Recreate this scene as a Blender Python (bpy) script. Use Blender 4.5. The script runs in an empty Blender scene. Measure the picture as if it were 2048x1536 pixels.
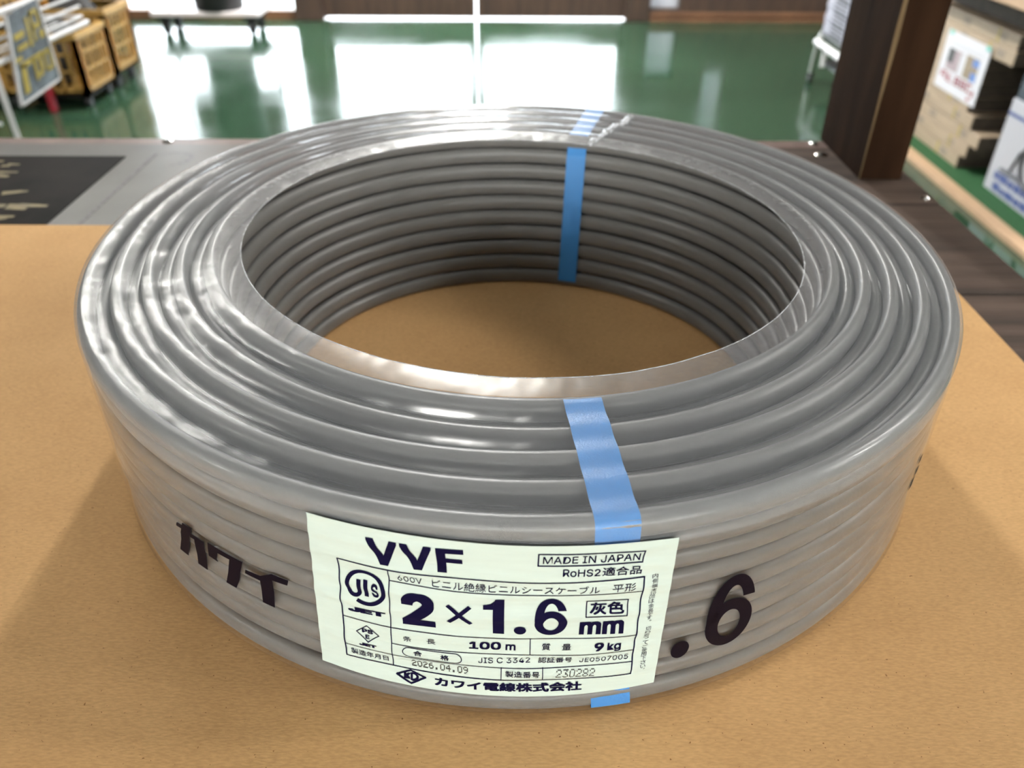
import bpy, bmesh, math, random, os
from math import pi, sin, cos, radians, sqrt
from mathutils import Vector, Matrix, noise

C = bpy.context.scene
COL = C.collection
random.seed(7)

# ------------------------------------------------------------------ camera, light, exposure
cam_d = bpy.data.cameras.new('camera'); cam = bpy.data.objects.new('camera', cam_d); COL.objects.link(cam)
C.camera = cam
cam_d.sensor_width = 36.0; cam_d.lens = 36.0 * 1600 / 2048; cam_d.clip_start = .01; cam_d.clip_end = 100
PITCH, ROLL = .61, .004
f_ = Vector((0, cos(PITCH), -sin(PITCH))); r0 = Vector((1, 0, 0)); u0 = Vector((0, sin(PITCH), cos(PITCH)))
r_ = r0 * cos(ROLL) + u0 * sin(ROLL); u_ = -r0 * sin(ROLL) + u0 * cos(ROLL)
M = Matrix((r_, u_, -f_)).transposed().to_4x4(); M.translation = (0, 0, .994)
cam.matrix_world = M
cam_d.dof.use_dof = True; cam_d.dof.focus_distance = .262; cam_d.dof.aperture_fstop = 12.5

w = bpy.data.worlds.new('daylight'); C.world = w; w.use_nodes = True
w.node_tree.nodes['Background'].inputs[0].default_value = (.92, .97, 1.05, 1)
w.node_tree.nodes['Background'].inputs[1].default_value = 6.4
C.view_settings.view_transform = 'Standard'; C.view_settings.look = 'None'
C.view_settings.gamma = 1; C.view_settings.exposure = 0.9
C.view_settings.use_curve_mapping = False

# ------------------------------------------------------------------ materials
def srgb(r, g, b):
    f = lambda c: (c / 255 / 12.92) if c / 255 <= .04045 else ((c / 255 + .055) / 1.055) ** 2.4
    return (f(r), f(g), f(b), 1)

def mat(name, col, rough=.6, metal=0, spec=.5, var=0, vscale=20, bump=0, bscale=80, stretch=None, coat=0, emit=None):
    m = bpy.data.materials.new(name); m.use_nodes = True
    nt = m.node_tree; b = nt.nodes['Principled BSDF']
    b.inputs['Base Color'].default_value = col; b.inputs['Roughness'].default_value = rough
    b.inputs['Metallic'].default_value = metal; b.inputs['Specular IOR Level'].default_value = spec
    b.inputs['Coat Weight'].default_value = coat
    if emit:
        b.inputs['Emission Color'].default_value = emit[0]; b.inputs['Emission Strength'].default_value = emit[1]
    tc = nt.nodes.new('ShaderNodeTexCoord'); mp = nt.nodes.new('ShaderNodeMapping')
    nt.links.new(tc.outputs['Object'], mp.inputs['Vector'])
    if stretch: mp.inputs['Scale'].default_value = stretch
    if var:
        n = nt.nodes.new('ShaderNodeTexNoise'); n.inputs['Scale'].default_value = vscale; n.inputs['Detail'].default_value = 6
        nt.links.new(mp.outputs[0], n.inputs['Vector'])
        rp = nt.nodes.new('ShaderNodeValToRGB')
        rp.color_ramp.elements[0].position = .3; rp.color_ramp.elements[1].position = .7
        rp.color_ramp.elements[0].color = [c * (1 - var) for c in col[:3]] + [1]
        rp.color_ramp.elements[1].color = [min(1, c * (1 + var)) for c in col[:3]] + [1]
        nt.links.new(n.outputs[0], rp.inputs[0]); nt.links.new(rp.outputs[0], b.inputs['Base Color'])
    if bump:
        n2 = nt.nodes.new('ShaderNodeTexNoise'); n2.inputs['Scale'].default_value = bscale; n2.inputs['Detail'].default_value = 4
        nt.links.new(mp.outputs[0], n2.inputs['Vector'])
        bp = nt.nodes.new('ShaderNodeBump'); bp.inputs['Strength'].default_value = bump; bp.inputs['Distance'].default_value = .002
        nt.links.new(n2.outputs[0], bp.inputs['Height']); nt.links.new(bp.outputs[0], b.inputs['Normal'])
    return m

def film_mat(name, haze, rough, tint=(1, 1, 1, 1), ior=1.45, bump=.15, bscale=120, hazecol=(.8, .82, .86, 1), hmax=None, lo=.6):
    m = bpy.data.materials.new(name); m.use_nodes = True
    nt = m.node_tree; nt.nodes.clear(); N = nt.nodes.new; L = nt.links.new
    out = N('ShaderNodeOutputMaterial'); tr = N('ShaderNodeBsdfTransparent'); tr.inputs[0].default_value = tint
    gl = N('ShaderNodeBsdfGlossy'); gl.inputs['Roughness'].default_value = rough; gl.inputs['Color'].default_value = (1, 1, 1, 1)
    df = N('ShaderNodeBsdfDiffuse'); df.inputs[0].default_value = hazecol
    fr = N('ShaderNodeFresnel'); fr.inputs[0].default_value = ior
    ge = N('ShaderNodeNewGeometry'); mi = N('ShaderNodeMix'); mi.data_type = 'FLOAT'     # thin sheet: the same reflection from both sides
    L(ge.outputs['Backfacing'], mi.inputs[0]); mi.inputs[2].default_value = ior; mi.inputs[3].default_value = 1 / ior
    L(mi.outputs[0], fr.inputs[0])
    m1 = N('ShaderNodeMixShader'); m2 = N('ShaderNodeMixShader')
    tc = N('ShaderNodeTexCoord'); nz = N('ShaderNodeTexNoise'); nz.inputs['Scale'].default_value = bscale; nz.inputs['Detail'].default_value = 5
    L(tc.outputs['Object'], nz.inputs['Vector'])
    bp = N('ShaderNodeBump'); bp.inputs['Strength'].default_value = bump; bp.inputs['Distance'].default_value = .001
    L(nz.outputs[0], bp.inputs['Height']); L(bp.outputs[0], gl.inputs['Normal'])
    n2 = N('ShaderNodeTexNoise'); n2.inputs['Scale'].default_value = 260; n2.inputs['Detail'].default_value = 6
    L(tc.outputs['Object'], n2.inputs['Vector'])
    mr = N('ShaderNodeMapRange'); mr.inputs['From Min'].default_value = .35; mr.inputs['From Max'].default_value = .75
    mr.inputs['To Min'].default_value = haze * lo; mr.inputs['To Max'].default_value = hmax or haze * 1.7
    L(n2.outputs[0], mr.inputs['Value']); L(mr.outputs[0], m1.inputs[0])
    L(tr.outputs[0], m1.inputs[1]); L(df.outputs[0], m1.inputs[2])
    L(fr.outputs[0], m2.inputs[0]); L(m1.outputs[0], m2.inputs[1]); L(gl.outputs[0], m2.inputs[2])
    L(m2.outputs[0], out.inputs[0])
    return m

def cardboard_mat():
    m = bpy.data.materials.new('kraft cardboard'); m.use_nodes = True
    nt = m.node_tree; N = nt.nodes.new; L = nt.links.new; b = nt.nodes['Principled BSDF']
    b.inputs['Roughness'].default_value = .75; b.inputs['Specular IOR Level'].default_value = .25
    tc = N('ShaderNodeTexCoord')
    def nz(sc, det, vec=None):
        n = N('ShaderNodeTexNoise'); n.inputs['Scale'].default_value = sc; n.inputs['Detail'].default_value = det
        L(vec or tc.outputs['Object'], n.inputs['Vector']); return n
    mp = N('ShaderNodeMapping'); mp.inputs['Scale'].default_value = (1, 3.2, 1); L(tc.outputs['Object'], mp.inputs[0])
    a = nz(14, 5); f = nz(420, 4, mp.outputs[0]); s = nz(900, 1)
    r1 = N('ShaderNodeValToRGB'); e = r1.color_ramp.elements
    e[0].position = .3; e[1].position = .7; e[0].color = (.625, .365, .155, 1); e[1].color = (.71, .43, .19, 1)
    L(a.outputs[0], r1.inputs[0])
    r2 = N('ShaderNodeValToRGB'); e = r2.color_ramp.elements
    e[0].position = .3; e[1].position = .72; e[0].color = (.86, .845, .82, 1); e[1].color = (1.07, 1.08, 1.1, 1)
    L(f.outputs[0], r2.inputs[0])
    mx = N('ShaderNodeMix'); mx.data_type = 'RGBA'; mx.blend_type = 'MULTIPLY'; mx.inputs['Factor'].default_value = 1
    L(r1.outputs[0], mx.inputs['A']); L(r2.outputs[0], mx.inputs['B'])
    r3 = N('ShaderNodeValToRGB'); e = r3.color_ramp.elements
    e[0].position = .22; e[1].position = .25; e[0].color = (.45, .36, .26, 1); e[1].color = (1, 1, 1, 1)
    L(s.outputs[0], r3.inputs[0])
    m2 = N('ShaderNodeMix'); m2.data_type = 'RGBA'; m2.blend_type = 'MULTIPLY'; m2.inputs['Factor'].default_value = 1
    L(mx.outputs['Result'], m2.inputs['A']); L(r3.outputs[0], m2.inputs['B'])
    L(m2.outputs['Result'], b.inputs['Base Color'])
    bp = N('ShaderNodeBump'); bp.inputs['Strength'].default_value = .12; bp.inputs['Distance'].default_value = .0006
    L(f.outputs[0], bp.inputs['Height']); L(bp.outputs[0], b.inputs['Normal'])
    return m

def floor_mat():
    m = mat('green floor paint', (.024, .056, .031, 1), rough=.1, var=.22, vscale=1.3, bump=.06, bscale=5)
    nt = m.node_tree; b = nt.nodes['Principled BSDF']; N = nt.nodes.new; L = nt.links.new
    b.inputs['IOR'].default_value = 1.5
    tc = N('ShaderNodeTexCoord'); n = N('ShaderNodeTexNoise'); n.inputs['Scale'].default_value = 1.6; n.inputs['Detail'].default_value = 6
    L(tc.outputs['Object'], n.inputs['Vector'])
    mr = N('ShaderNodeMapRange'); mr.inputs['From Min'].default_value = .35; mr.inputs['From Max'].default_value = .7
    mr.inputs['To Min'].default_value = .07; mr.inputs['To Max'].default_value = .24
    L(n.outputs[0], mr.inputs['Value']); L(mr.outputs[0], b.inputs['Roughness'])
    return m

def strap_mat():
    m = mat('blue strap', (.045, .26, .66, 1), rough=.35, spec=.4, bump=.12, bscale=1500)
    nt = m.node_tree; b = nt.nodes['Principled BSDF']
    b.inputs['Transmission Weight'].default_value = 0
    return m

MT = {}
MT['cable'] = mat('grey cable sheath', (.172, .168, .164, 1), rough=.34, spec=.42, var=.05, vscale=60, bump=.05, bscale=900)
MT['film'] = film_mat('clear shrink film', .14, .16, ior=1.22, bump=.03, bscale=150, hazecol=(.74, .77, .82, 1), lo=.9, hmax=.155)
MT['sidefilm'] = film_mat('clear shrink film wall', .012, .13, ior=1.38, bump=.04, bscale=120, hazecol=(.74, .75, .78, 1))
MT['lip'] = film_mat('cloudy film lip', .36, .28, ior=1.28, bump=.01, bscale=150, hazecol=(.34, .34, .355, 1), hmax=.40, lo=.85)
MT['seam'] = film_mat('bunched clear film', .35, .12, bump=.6, bscale=300, hmax=.7)
MT['strap'] = strap_mat()
MT['label'] = mat('pale green label paper', (.60, .71, .66, 1), rough=.5, spec=.3, var=.02, vscale=90, bump=.5, bscale=16, stretch=(1, 1, 6))
MT['ink'] = mat('navy printing ink', (.005, .004, .030, 1), rough=.6, spec=.06)
MT['blackink'] = mat('black printing ink', (.006, .004, .009, 1), rough=.5, spec=.06)
MT['dotink'] = mat('grey dot printing ink', (.03, .03, .035, 1), rough=.6)
MT['cardboard'] = cardboard_mat()
MT['tablewood'] = mat('dark worn table wood', (.075, .050, .038, 1), spec=.25, rough=.55, var=.5, vscale=7, bump=.3, bscale=30, stretch=(1, 9, 1))
MT['postwood'] = mat('dark stained post wood', (.028, .0135, .007, 1), spec=.04, rough=.8, var=.3, vscale=9, bump=.3, bscale=40, stretch=(6, 6, .8))
MT['wane'] = mat('pale wood edge', (.22, .145, .07, 1), rough=.7, var=.45, vscale=30, stretch=(1, 1, .3))
MT['floor'] = floor_mat()
MT['wallwood'] = mat('dark brown wall wood', (.045, .024, .014, 1), rough=.6, var=.35, vscale=8, stretch=(5, 5, .6))
MT['sillwood'] = mat('brown sill wood', (.16, .075, .035, 1), rough=.55, var=.25, vscale=8)
MT['ceiling'] = mat('off white ceiling board', (.15, .15, .15, 1), rough=.9)
MT['plaster'] = mat('brown grey wall board', (.13, .115, .10, 1), rough=.85, var=.1, vscale=3)
MT['glass'] = film_mat('door glass', .0, .02, tint=(.96, .98, .97, 1), ior=1.5, bump=0, hmax=.0001)
MT['tinted'] = film_mat('fill window glass', .0, .02, tint=(.98, .96, .90, 1), ior=1.5, bump=0, hmax=.0001)
MT['frosted'] = film_mat('curtained glass', .55, .2, tint=(.35, .36, .38, 1), ior=1.3, bump=0, hmax=.7)
MT['concrete'] = mat('bright concrete', (.62, .62, .6, 1), rough=.9)
MT['grass'] = mat('green artificial turf', (.010, .075, .017, 1), rough=.85, var=.4, vscale=150, bump=.6, bscale=400)
MT['plank'] = mat('fresh cut pine', (.46, .30, .18, 1), rough=.55, var=.12, vscale=12, stretch=(6, .6, 6))
MT['lumber'] = mat('pale planed lumber', (.36, .275, .19, 1), rough=.6, var=.12, vscale=10, stretch=(6, .5, 6))
MT['shadedwood'] = mat('wood with painted shade', (.05, .038, .025, 1), rough=.8, var=.3, vscale=30)  # shade painted into the board ends and the bench bearer
MT['stamp'] = mat('grey stamp ink', (.26, .215, .17, 1), rough=.8, var=.2, vscale=60)
MT['yellowtag'] = mat('yellow tag', (.36, .27, .05, 1), rough=.6)
MT['white'] = mat('white paper', (.62, .62, .66, 1), rough=.6)
MT['red'] = mat('red print', (.30, .008, .02, 1), rough=.5)
MT['teal'] = mat('teal tape', (.10, .50, .42, 1), rough=.4)
MT['photo_dark'] = mat('photo dark grey', (.06, .06, .06, 1), rough=.5)
MT['photo_pink'] = mat('photo dusty pink', (.36, .28, .30, 1), rough=.5)
MT['photo_brown'] = mat('photo brown', (.27, .21, .14, 1), rough=.5, var=.3, vscale=80)
MT['photo_blue'] = mat('photo blue', (.12, .22, .52, 1), rough=.5)
MT['greyprint'] = mat('pale grey print', (.55, .56, .60, 1), rough=.6)
MT['boxblue'] = mat('blue carton print', (.07, .10, .27, 1), rough=.5)
MT['boxgrey'] = mat('white carton', (.46, .46, .50, 1), rough=.55)
MT['darkbox'] = mat('dark blue carton', (.02, .035, .05, 1), rough=.5)
MT['hose'] = mat('printed hose grey', (.07, .07, .08, 1), rough=.5)
MT['chrome'] = mat('brushed steel tube', (.62, .61, .58, 1), rough=.3, metal=.85)
MT['whitemetal'] = mat('white coated metal', (.80, .79, .80, 1), rough=.3)
MT['rubber'] = mat('black rubber', (.012, .012, .013, 1), rough=.5)
MT['shelfgrey'] = mat('grey shelf panel', (.10, .105, .11, 1), rough=.45)
MT['pack'] = mat('white paper pack', (.33, .33, .39, 1), rough=.45)
MT['packblue'] = mat('blue pack end', (.06, .12, .34, 1), rough=.4)
MT['packgrey'] = mat('grey pack window', (.07, .07, .08, 1), rough=.4)
MT['crate'] = mat('yellow crate plastic', (.36, .21, .05, 1), rough=.42, var=.12, vscale=12)
MT['crateor'] = mat('orange crate plastic', (.42, .18, .02, 1), rough=.42)
MT['bag'] = mat('black fabric', (.012, .011, .011, 1), rough=.7, bump=.5, bscale=60)
MT['orangecloth'] = mat('orange cloth', (.42, .20, .05, 1), rough=.7, var=.3, vscale=30)
MT['signface'] = mat('grey blue sign photo', (.16, .185, .215, 1), rough=.25, var=.55, vscale=28)
MT['signyellow'] = mat('mustard sign paint', (.46, .35, .05, 1), rough=.4, var=.2, vscale=60)
MT['deck'] = mat('pale trolley deck', (.74, .68, .68, 1), rough=.35)
MT['greysheet'] = mat('grey laminated sheet', (.19, .188, .18, 1), rough=.3, var=.12, vscale=18, coat=.3)
MT['poster'] = mat('dark laminated poster', (.012, .0095, .008, 1), rough=.6, spec=.06, var=.6, vscale=22)
MT['posteryellow'] = mat('faded yellow brush paint', (.20, .15, .055, 1), rough=.4, var=.3, vscale=90)
MT['stain'] = mat('dark ring stain', (.14, .13, .14, 1), rough=.3, var=.5, vscale=200)
MT['edgefilm'] = mat('pinkish worn edge', (.26, .185, .165, 1), rough=.3, var=.35, vscale=30, stretch=(1, .2, 1))
MT['steel'] = mat('steel screw', (.75, .74, .72, 1), rough=.12, metal=1)
MT['housing'] = mat('lamp housing', (.7, .7, .7, 1), rough=.5)

# ------------------------------------------------------------------ mesh helpers
class MB:
    def __init__(s): s.v = []; s.f = []; s.mi = []; s.cur = 0
    def add(s, vs, fs):
        o = len(s.v); s.v += [Vector(v) for v in vs]
        for f in fs: s.f.append([i + o for i in f]); s.mi.append(s.cur)
        return s
    def box(s, x0, x1, y0, y1, z0, z1, bev=0):
        bm = bmesh.new()
        bmesh.ops.create_cube(bm, size=1)
        for v in bm.verts:
            v.co = Vector(((x0 + x1) / 2 + v.co.x * (x1 - x0), (y0 + y1) / 2 + v.co.y * (y1 - y0), (z0 + z1) / 2 + v.co.z * (z1 - z0)))
        if bev:
            bmesh.ops.bevel(bm, geom=list(bm.edges), offset=min(bev, .45 * min(x1 - x0, y1 - y0, z1 - z0)), segments=2, profile=.5, affect='EDGES')
        return s.bm(bm)
    def bm(s, bm):
        bm.verts.index_update()
        s.add([v.co.copy() for v in bm.verts], [[v.index for v in f.verts] for f in bm.faces]); bm.free(); return s
    def tube(s, pts, r, seg=10, closed=False):
        pts = [Vector(p) for p in pts]; n = len(pts); rings = []; prev = None
        for i, p in enumerate(pts):
            a = pts[i - 1] if (i or closed) else p; b = pts[(i + 1) % n] if (i < n - 1 or closed) else p
            t = (b - a).normalized()
            if prev is None:
                up = Vector((0, 0, 1)) if abs(t.z) < .9 else Vector((1, 0, 0))
                nrm = (up - t * up.dot(t)).normalized()
            else: nrm = (prev - t * prev.dot(t)).normalized()
            prev = nrm; bn = t.cross(nrm)
            rr = r[i] if isinstance(r, (list, tuple)) else r
            rings.append([p + (nrm * cos(2 * pi * k / seg) + bn * sin(2 * pi * k / seg)) * rr for k in range(seg)])
        vs = [v for g in rings for v in g]; fs = []
        for i in range(n if closed else n - 1):
            j = (i + 1) % n
            for k in range(seg):
                l = (k + 1) % seg; fs.append([i * seg + k, i * seg + l, j * seg + l, j * seg + k])
        if not closed: fs.append(list(range(seg))[::-1]); fs.append([(n - 1) * seg + k for k in range(seg)])
        return s.add(vs, fs)
    def lathe(s, prof, c, seg=24, axis='z'):
        vs = []; fs = []; n = len(prof)
        for k in range(seg):
            a = 2 * pi * k / seg
            for r, z in prof:
                p = (r * cos(a), r * sin(a), z) if axis == 'z' else ((z, r * cos(a), r * sin(a)) if axis == 'x' else (r * cos(a), z, r * sin(a)))
                vs.append(Vector(c) + Vector(p))
        for k in range(seg):
            l = (k + 1) % seg
            for i in range(n - 1): fs.append([k * n + i, l * n + i, l * n + i + 1, k * n + i + 1])
        return s.add(vs, fs)
    def build(s, name, material, parent=None, loc=None, smooth=False):
        """ONE mesh object; vertices are world coordinates"""
        base = Vector(loc) if loc is not None else (parent.matrix_basis.translation.copy() if parent else Vector((0, 0, 0)))
        if parent and parent.parent: base = parent.parent.matrix_basis.translation.copy() + parent.matrix_basis.translation
        me = bpy.data.meshes.new(name)
        me.from_pydata([v - base for v in s.v], [], s.f)
        mats = material if isinstance(material, (list, tuple)) else [material]
        for m in mats: me.materials.append(m)
        if len(mats) > 1: me.polygons.foreach_set('material_index', s.mi)
        bm = bmesh.new(); bm.from_mesh(me); bmesh.ops.recalc_face_normals(bm, faces=bm.faces); bm.to_mesh(me); bm.free()
        if smooth:
            me.polygons.foreach_set('use_smooth', [True] * len(me.polygons))
            if smooth != 'all': me.set_sharp_from_angle(angle=radians(40))
        o = bpy.data.objects.new(name, me); COL.objects.link(o)
        if parent: o.parent = parent
        else: o.location = base
        return o

def tag(o, label, cat, group=None):
    o['label'] = label; o['category'] = cat
    if group: o['group'] = group
    return o
def thing(name, label, cat, loc, group=None):
    o = bpy.data.objects.new(name, None); COL.objects.link(o); o.location = loc; o.empty_display_size = .05
    o.matrix_basis.translation = Vector(loc)
    return tag(o, label, cat, group)
def struct(o): o['kind'] = 'structure'; return o
def dup(root, loc, label=None):
    r = root.copy(); COL.objects.link(r); r.location = loc
    if label: r['label'] = label
    for ch in list(root.children):
        c = ch.copy(); COL.objects.link(c); c.parent = r
        for g in list(ch.children):
            d = g.copy(); COL.objects.link(d); d.parent = c
    return r
def B(*a, **k): return MB().box(*a, **k)

# ------------------------------------------------------------------ the room
struct(B(-5, 5, -3.2, 5.37, -.12, 0).build('floor', MT['floor']))
struct(B(-5, 5, -3.2, 5.4, 3.0, 3.1).build('ceiling', MT['ceiling']))
struct(B(-5.1, -5, -3.2, 5.5, 0, 3).build('wall_left', MT['plaster']))
struct(B(5, 5.1, -3.2, 5.5, 0, 3).build('wall_right', MT['plaster']))
mb = MB(); mb.box(-5, 5, -3.3, -3.2, 0, .7); mb.box(-5, 5, -3.3, -3.2, 1.85, 3); mb.box(-5, -3, -3.3, -3.2, .7, 1.85); mb.box(3, 5, -3.3, -3.2, .7, 1.85)
struct(mb.build('wall_front', MT['plaster']))      # behind the viewer: opening for an added window that fills the label side
mb = MB()
mb.box(-5, -2.44, 5.35, 5.5, 0, 3); mb.box(-2.44, 1.36, 5.35, 5.5, 2.55, 3)
mb.box(1.36, 5, 5.35, 5.5, 0, 3); mb.box(1.02, 1.22, 5.35, 5.5, 0, 2.55)
mb.box(.84, 1.02, 5.35, 5.5, .34, 2.55); mb.box(.84, 1.02, 5.35, 5.5, 0, .066)
mb.box(1.22, 1.36, 5.35, 5.5, 0, .3); mb.box(1.22, 1.36, 5.35, 5.5, 1.15, 2.55)
struct(mb.build('wall_back', MT['wallwood']))
struct(B(-30, 30, 5.5, 40, -.14, -.03).build('ground_outside', MT['concrete']))
struct(B(-1.34, -1.17, 5.32, 5.5, 0, 2.55, bev=.004).build('trim_1', MT['wallwood']))      # post left of the doors
struct(B(.69, .835, 5.32, 5.5, 0, 2.55, bev=.004).build('trim_2', MT['wallwood']))         # post right of the doors
struct(B(.84, 3.2, 5.325, 5.349, .03, .052, bev=.003).build('trim_3', MT['sillwood']))
struct(B(.84, 3.2, 5.315, 5.349, 0, .02, bev=.003).build('trim_4', MT['sillwood']))
struct(B(-1.17, .69, 5.375, 5.5, -.11, -.012).build('trim_5', MT['concrete']))             # threshold

def door(name, x0, x1):
    r = struct(thing(name, '', '', ((x0 + x1) / 2, 5.40, .022)))
    del r['label']; del r['category']
    m = MB(); st = .035
    m.box(x0, x0 + st, 5.385, 5.415, .013, 2.54); m.box(x1 - st, x1, 5.385, 5.415, .013, 2.54)
    m.box(x0 + st, x1 - st, 5.385, 5.415, 1.8, 1.86)
    m.build('door_frame', MT['wallwood'], r)
    B(x0 + st, x1 - st, 5.387, 5.413, .013, .165).build('kick_rail', MT['wallwood'], r)
    B(x0 + st, x1 - st, 5.39, 5.41, 1.86, 2.54).build('upper_panel', MT['wallwood'], r)
    B(x0 + st, x1 - st, 5.398, 5.402, .165, 1.8).build('pane', MT['glass'], r)
door('door_1', -1.168, -.238)
door('door_2', -.222, .688)
r = struct(thing('window_1', '', '', (-1.89, 5.40, 0))); del r['label']; del r['category']
mb = MB(); mb.box(-2.44, -1.34, 5.36, 5.43, 0, .05); mb.box(-2.44, -2.39, 5.36, 5.43, .05, 2.5); mb.box(-2.44, -1.34, 5.36, 5.43, 2.0, 2.55)
mb.build('window_frame', MT['sillwood'], r)
B(-2.39, -1.34, 5.398, 5.402, .05, 2.0).build('pane', MT['glass'], r)
B(-2.10, -1.53, 5.37, 5.396, .42, 2.0).build('reflection_blocker', MT['wallwood'], r)  # unseen panel, added to cut the pane's bright reflection on the floor
r = struct(thing('fill_window', '', '', (0, -3.25, .7))); del r['label']; del r['category']  # unseen window, added as daylight fill for the coil front
mb = MB()
for xx in (-3, -1.53, -.03, 1.47, 2.94): mb.box(xx, xx + .06, -3.28, -3.22, .7, 1.85)
mb.box(-3, 3, -3.28, -3.22, .7, .75); mb.box(-3, 3, -3.28, -3.22, 1.8, 1.85); mb.build('window_frame', MT['sillwood'], r)
B(-3, 3, -3.252, -3.248, .75, 1.8).build('pane', MT['tinted'], r)
r = struct(thing('window_2', '', '', (.93, 5.42, .066))); del r['label']; del r['category']
B(.84, 1.02, 5.42, 5.424, .066, .34).build('pane', MT['frosted'], r)
r = struct(thing('window_3', '', '', (1.29, 5.42, .3))); del r['label']; del r['category']
B(1.22, 1.36, 5.42, 5.424, .3, 1.15).build('pane', MT['frosted'], r)

# ceiling lamps: window and door ones follow film highlights, the others are added fill
def lamp(x, y, power, label, turned=False):
    tube = mat('lamp tube', (1, 1, 1, 1), emit=((1, .985, .93, 1), power))
    r = thing('ceiling_lamp', label, 'ceiling lamp', (x, y, 2.9))
    hx, hy = (.1, .63) if turned else (.63, .1)
    B(x - hx, x + hx, y - hy, y + hy, 2.955, 2.998, bev=.006).build('housing', MT['housing'], r)
    for dy in (-.05, .05):
        if turned: MB().tube([(x + dy, y - .6, 2.935), (x + dy, y + .6, 2.935)], .014, 12).build('lamp_tube', tube, r)
        else: MB().tube([(x - .6, y + dy, 2.935), (x + .6, y + dy, 2.935)], .014, 12).build('lamp_tube', tube, r)
    return r
lamp(-1.7, 3.4, 65, 'long ceiling lamp with two tubes near the left window')
lamp(-.19, 4.2, 470, 'bright long ceiling lamp with two tubes pointing at the double doors', turned=True)
lamp(2.5, 1.6, 70, 'added ceiling fill lamp with two tubes above the lumber stack')
lamp(3.3, .5, 125, 'added ceiling fill lamp with two tubes right of the lumber stack')
lamp(4.2, -.3, 120, 'added ceiling fill lamp with two tubes near the right wall on the viewer side')
lamp(.25, .3, 7, 'added ceiling fill lamp with two tubes straight above the cable coil')
lamp(-4.3, -1.2, 140, 'added ceiling fill lamp with two tubes near the left wall on the viewer side')

# ------------------------------------------------------------------ table, cardboard, sheets, post
TZ = .747
t = thing('work_table', 'dark brown worn wooden table carrying the grey cable coil', 'table', (-.38, .18, 0))
mb = MB(); y = -.42
wid = [.145, .15, .14, .155, .15, .14, .142, .15]
while wid:
    y1 = min(y + wid.pop(), .742); mb.box(-1.1, .342, y, y1 - .0012, TZ - .032, TZ, bev=.0012); y = y1
mb.build('tabletop', MT['tablewood'], t)
B(-1.1, .342, .7425, .764, TZ - .03, TZ - .0005, bev=.002).build('edge_strip', MT['edgefilm'], t)
mb = MB(); mb.box(-1.05, .29, .68, .71, TZ - .13, TZ - .033); mb.box(-1.05, .29, -.37, -.34, TZ - .13, TZ - .033)
mb.box(-1.05, -1.02, -.34, .68, TZ - .13, TZ - .033); mb.box(.26, .29, -.34, .68, TZ - .13, TZ - .033)
mb.build('apron', MT['tablewood'], t)
for lx in (-1.02, .20):
    for ly in (-.34, .62):
        B(lx, lx + .06, ly, ly + .06, 0, TZ - .033, bev=.003).build('leg', MT['tablewood'], t)
for sx, sy, sr in ((.285, .752, .0042), (.283, .722, .006), (.334, .618, .004), (-.327, .752, .005)):
    MB().lathe([(0, .0022), (sr * .5, .002), (sr, .0004), (sr, -.003)], (sx, sy, TZ), 16).build('screw', MT['steel'], t, smooth=True)

tag(B(-.75, .285, -.40, .553, TZ + .0003, .75, bev=.0006).build('cardboard_sheet', MT['cardboard'], loc=(-.2, .1, TZ)),
    'brown kraft cardboard sheet laid on the table under the coil', 'cardboard')
g = B(-1.08, .1, .5545, .741, TZ + .0003, TZ + .0012).build('laminated_sheet', MT['greysheet'], loc=(-.5, .65, TZ))
tag(g, 'grey laminated sheet lying on the table behind the cardboard', 'sheet')
mb = MB()
for k in range(40):
    a0 = 2 * pi * k / 40; a1 = 2 * pi * (k + 1) / 40
    if .55 < (k / 40) < .8: continue
    ri, ro = .0165 + .001 * sin(3 * a0), .0195 + .0012 * sin(2 * a0 + 1)
    ri1, ro1 = .0165 + .001 * sin(3 * a1), .0195 + .0012 * sin(2 * a1 + 1)
    cx, cy, z = -.307, .70, TZ + .00135
    mb.add([(cx + ri * cos(a0), cy + ri * sin(a0), z), (cx + ro * cos(a0), cy + ro * sin(a0), z), (cx + ro1 * cos(a1), cy + ro1 * sin(a1), z), (cx + ri1 * cos(a1), cy + ri1 * sin(a1), z)], [(0, 1, 2, 3)])
mb.build('ring_stain', MT['stain'], g)
B(-.3255, -.3225, .5545, .715, TZ + .0012, TZ + .0015).build('fold_line', MT['stain'], g)
p = thing('laminated_poster', 'dark laminated poster with yellow brush writing on the grey sheet', 'poster', (-.7, .63, TZ + .0012))
B(-1.05, -.348, .556, .706, TZ + .0012, TZ + .0018).build('poster_sheet', MT['poster'], p)
mb = MB(); random.seed(11); Z = TZ + .00195
for row, (yc, hh, xe) in enumerate(((.684, .010, -.415), (.660, .010, -.42), (.636, .009, -.40), (.612, .011, -.375), (.588, .011, -.355), (.567, .008, -.365))):
    x = -.72
    while x < xe - .02:
        wd = random.uniform(.016, .026)
        for s in range(random.randint(2, 4)):
            ax = x + random.uniform(0, wd * .6); ay = yc + random.uniform(-hh, hh) * .5
            bx = ax + random.uniform(.4, 1) * wd; by = ay + random.uniform(-.5, .8) * hh * .7
            d = Vector((by - ay, ax - bx, 0)).normalized() * random.uniform(.0022, .004)
            mb.add([(ax - d.x, ay - d.y, Z), (bx - d.x * .5, by - d.y * .5, Z), (bx + d.x * .5, by + d.y * .5, Z), (ax + d.x, ay + d.y, Z)], [(0, 1, 2, 3)]); Z += 2e-7
        x += wd + .004
mb.build('brush_writing', MT['posteryellow'], p)

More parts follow.
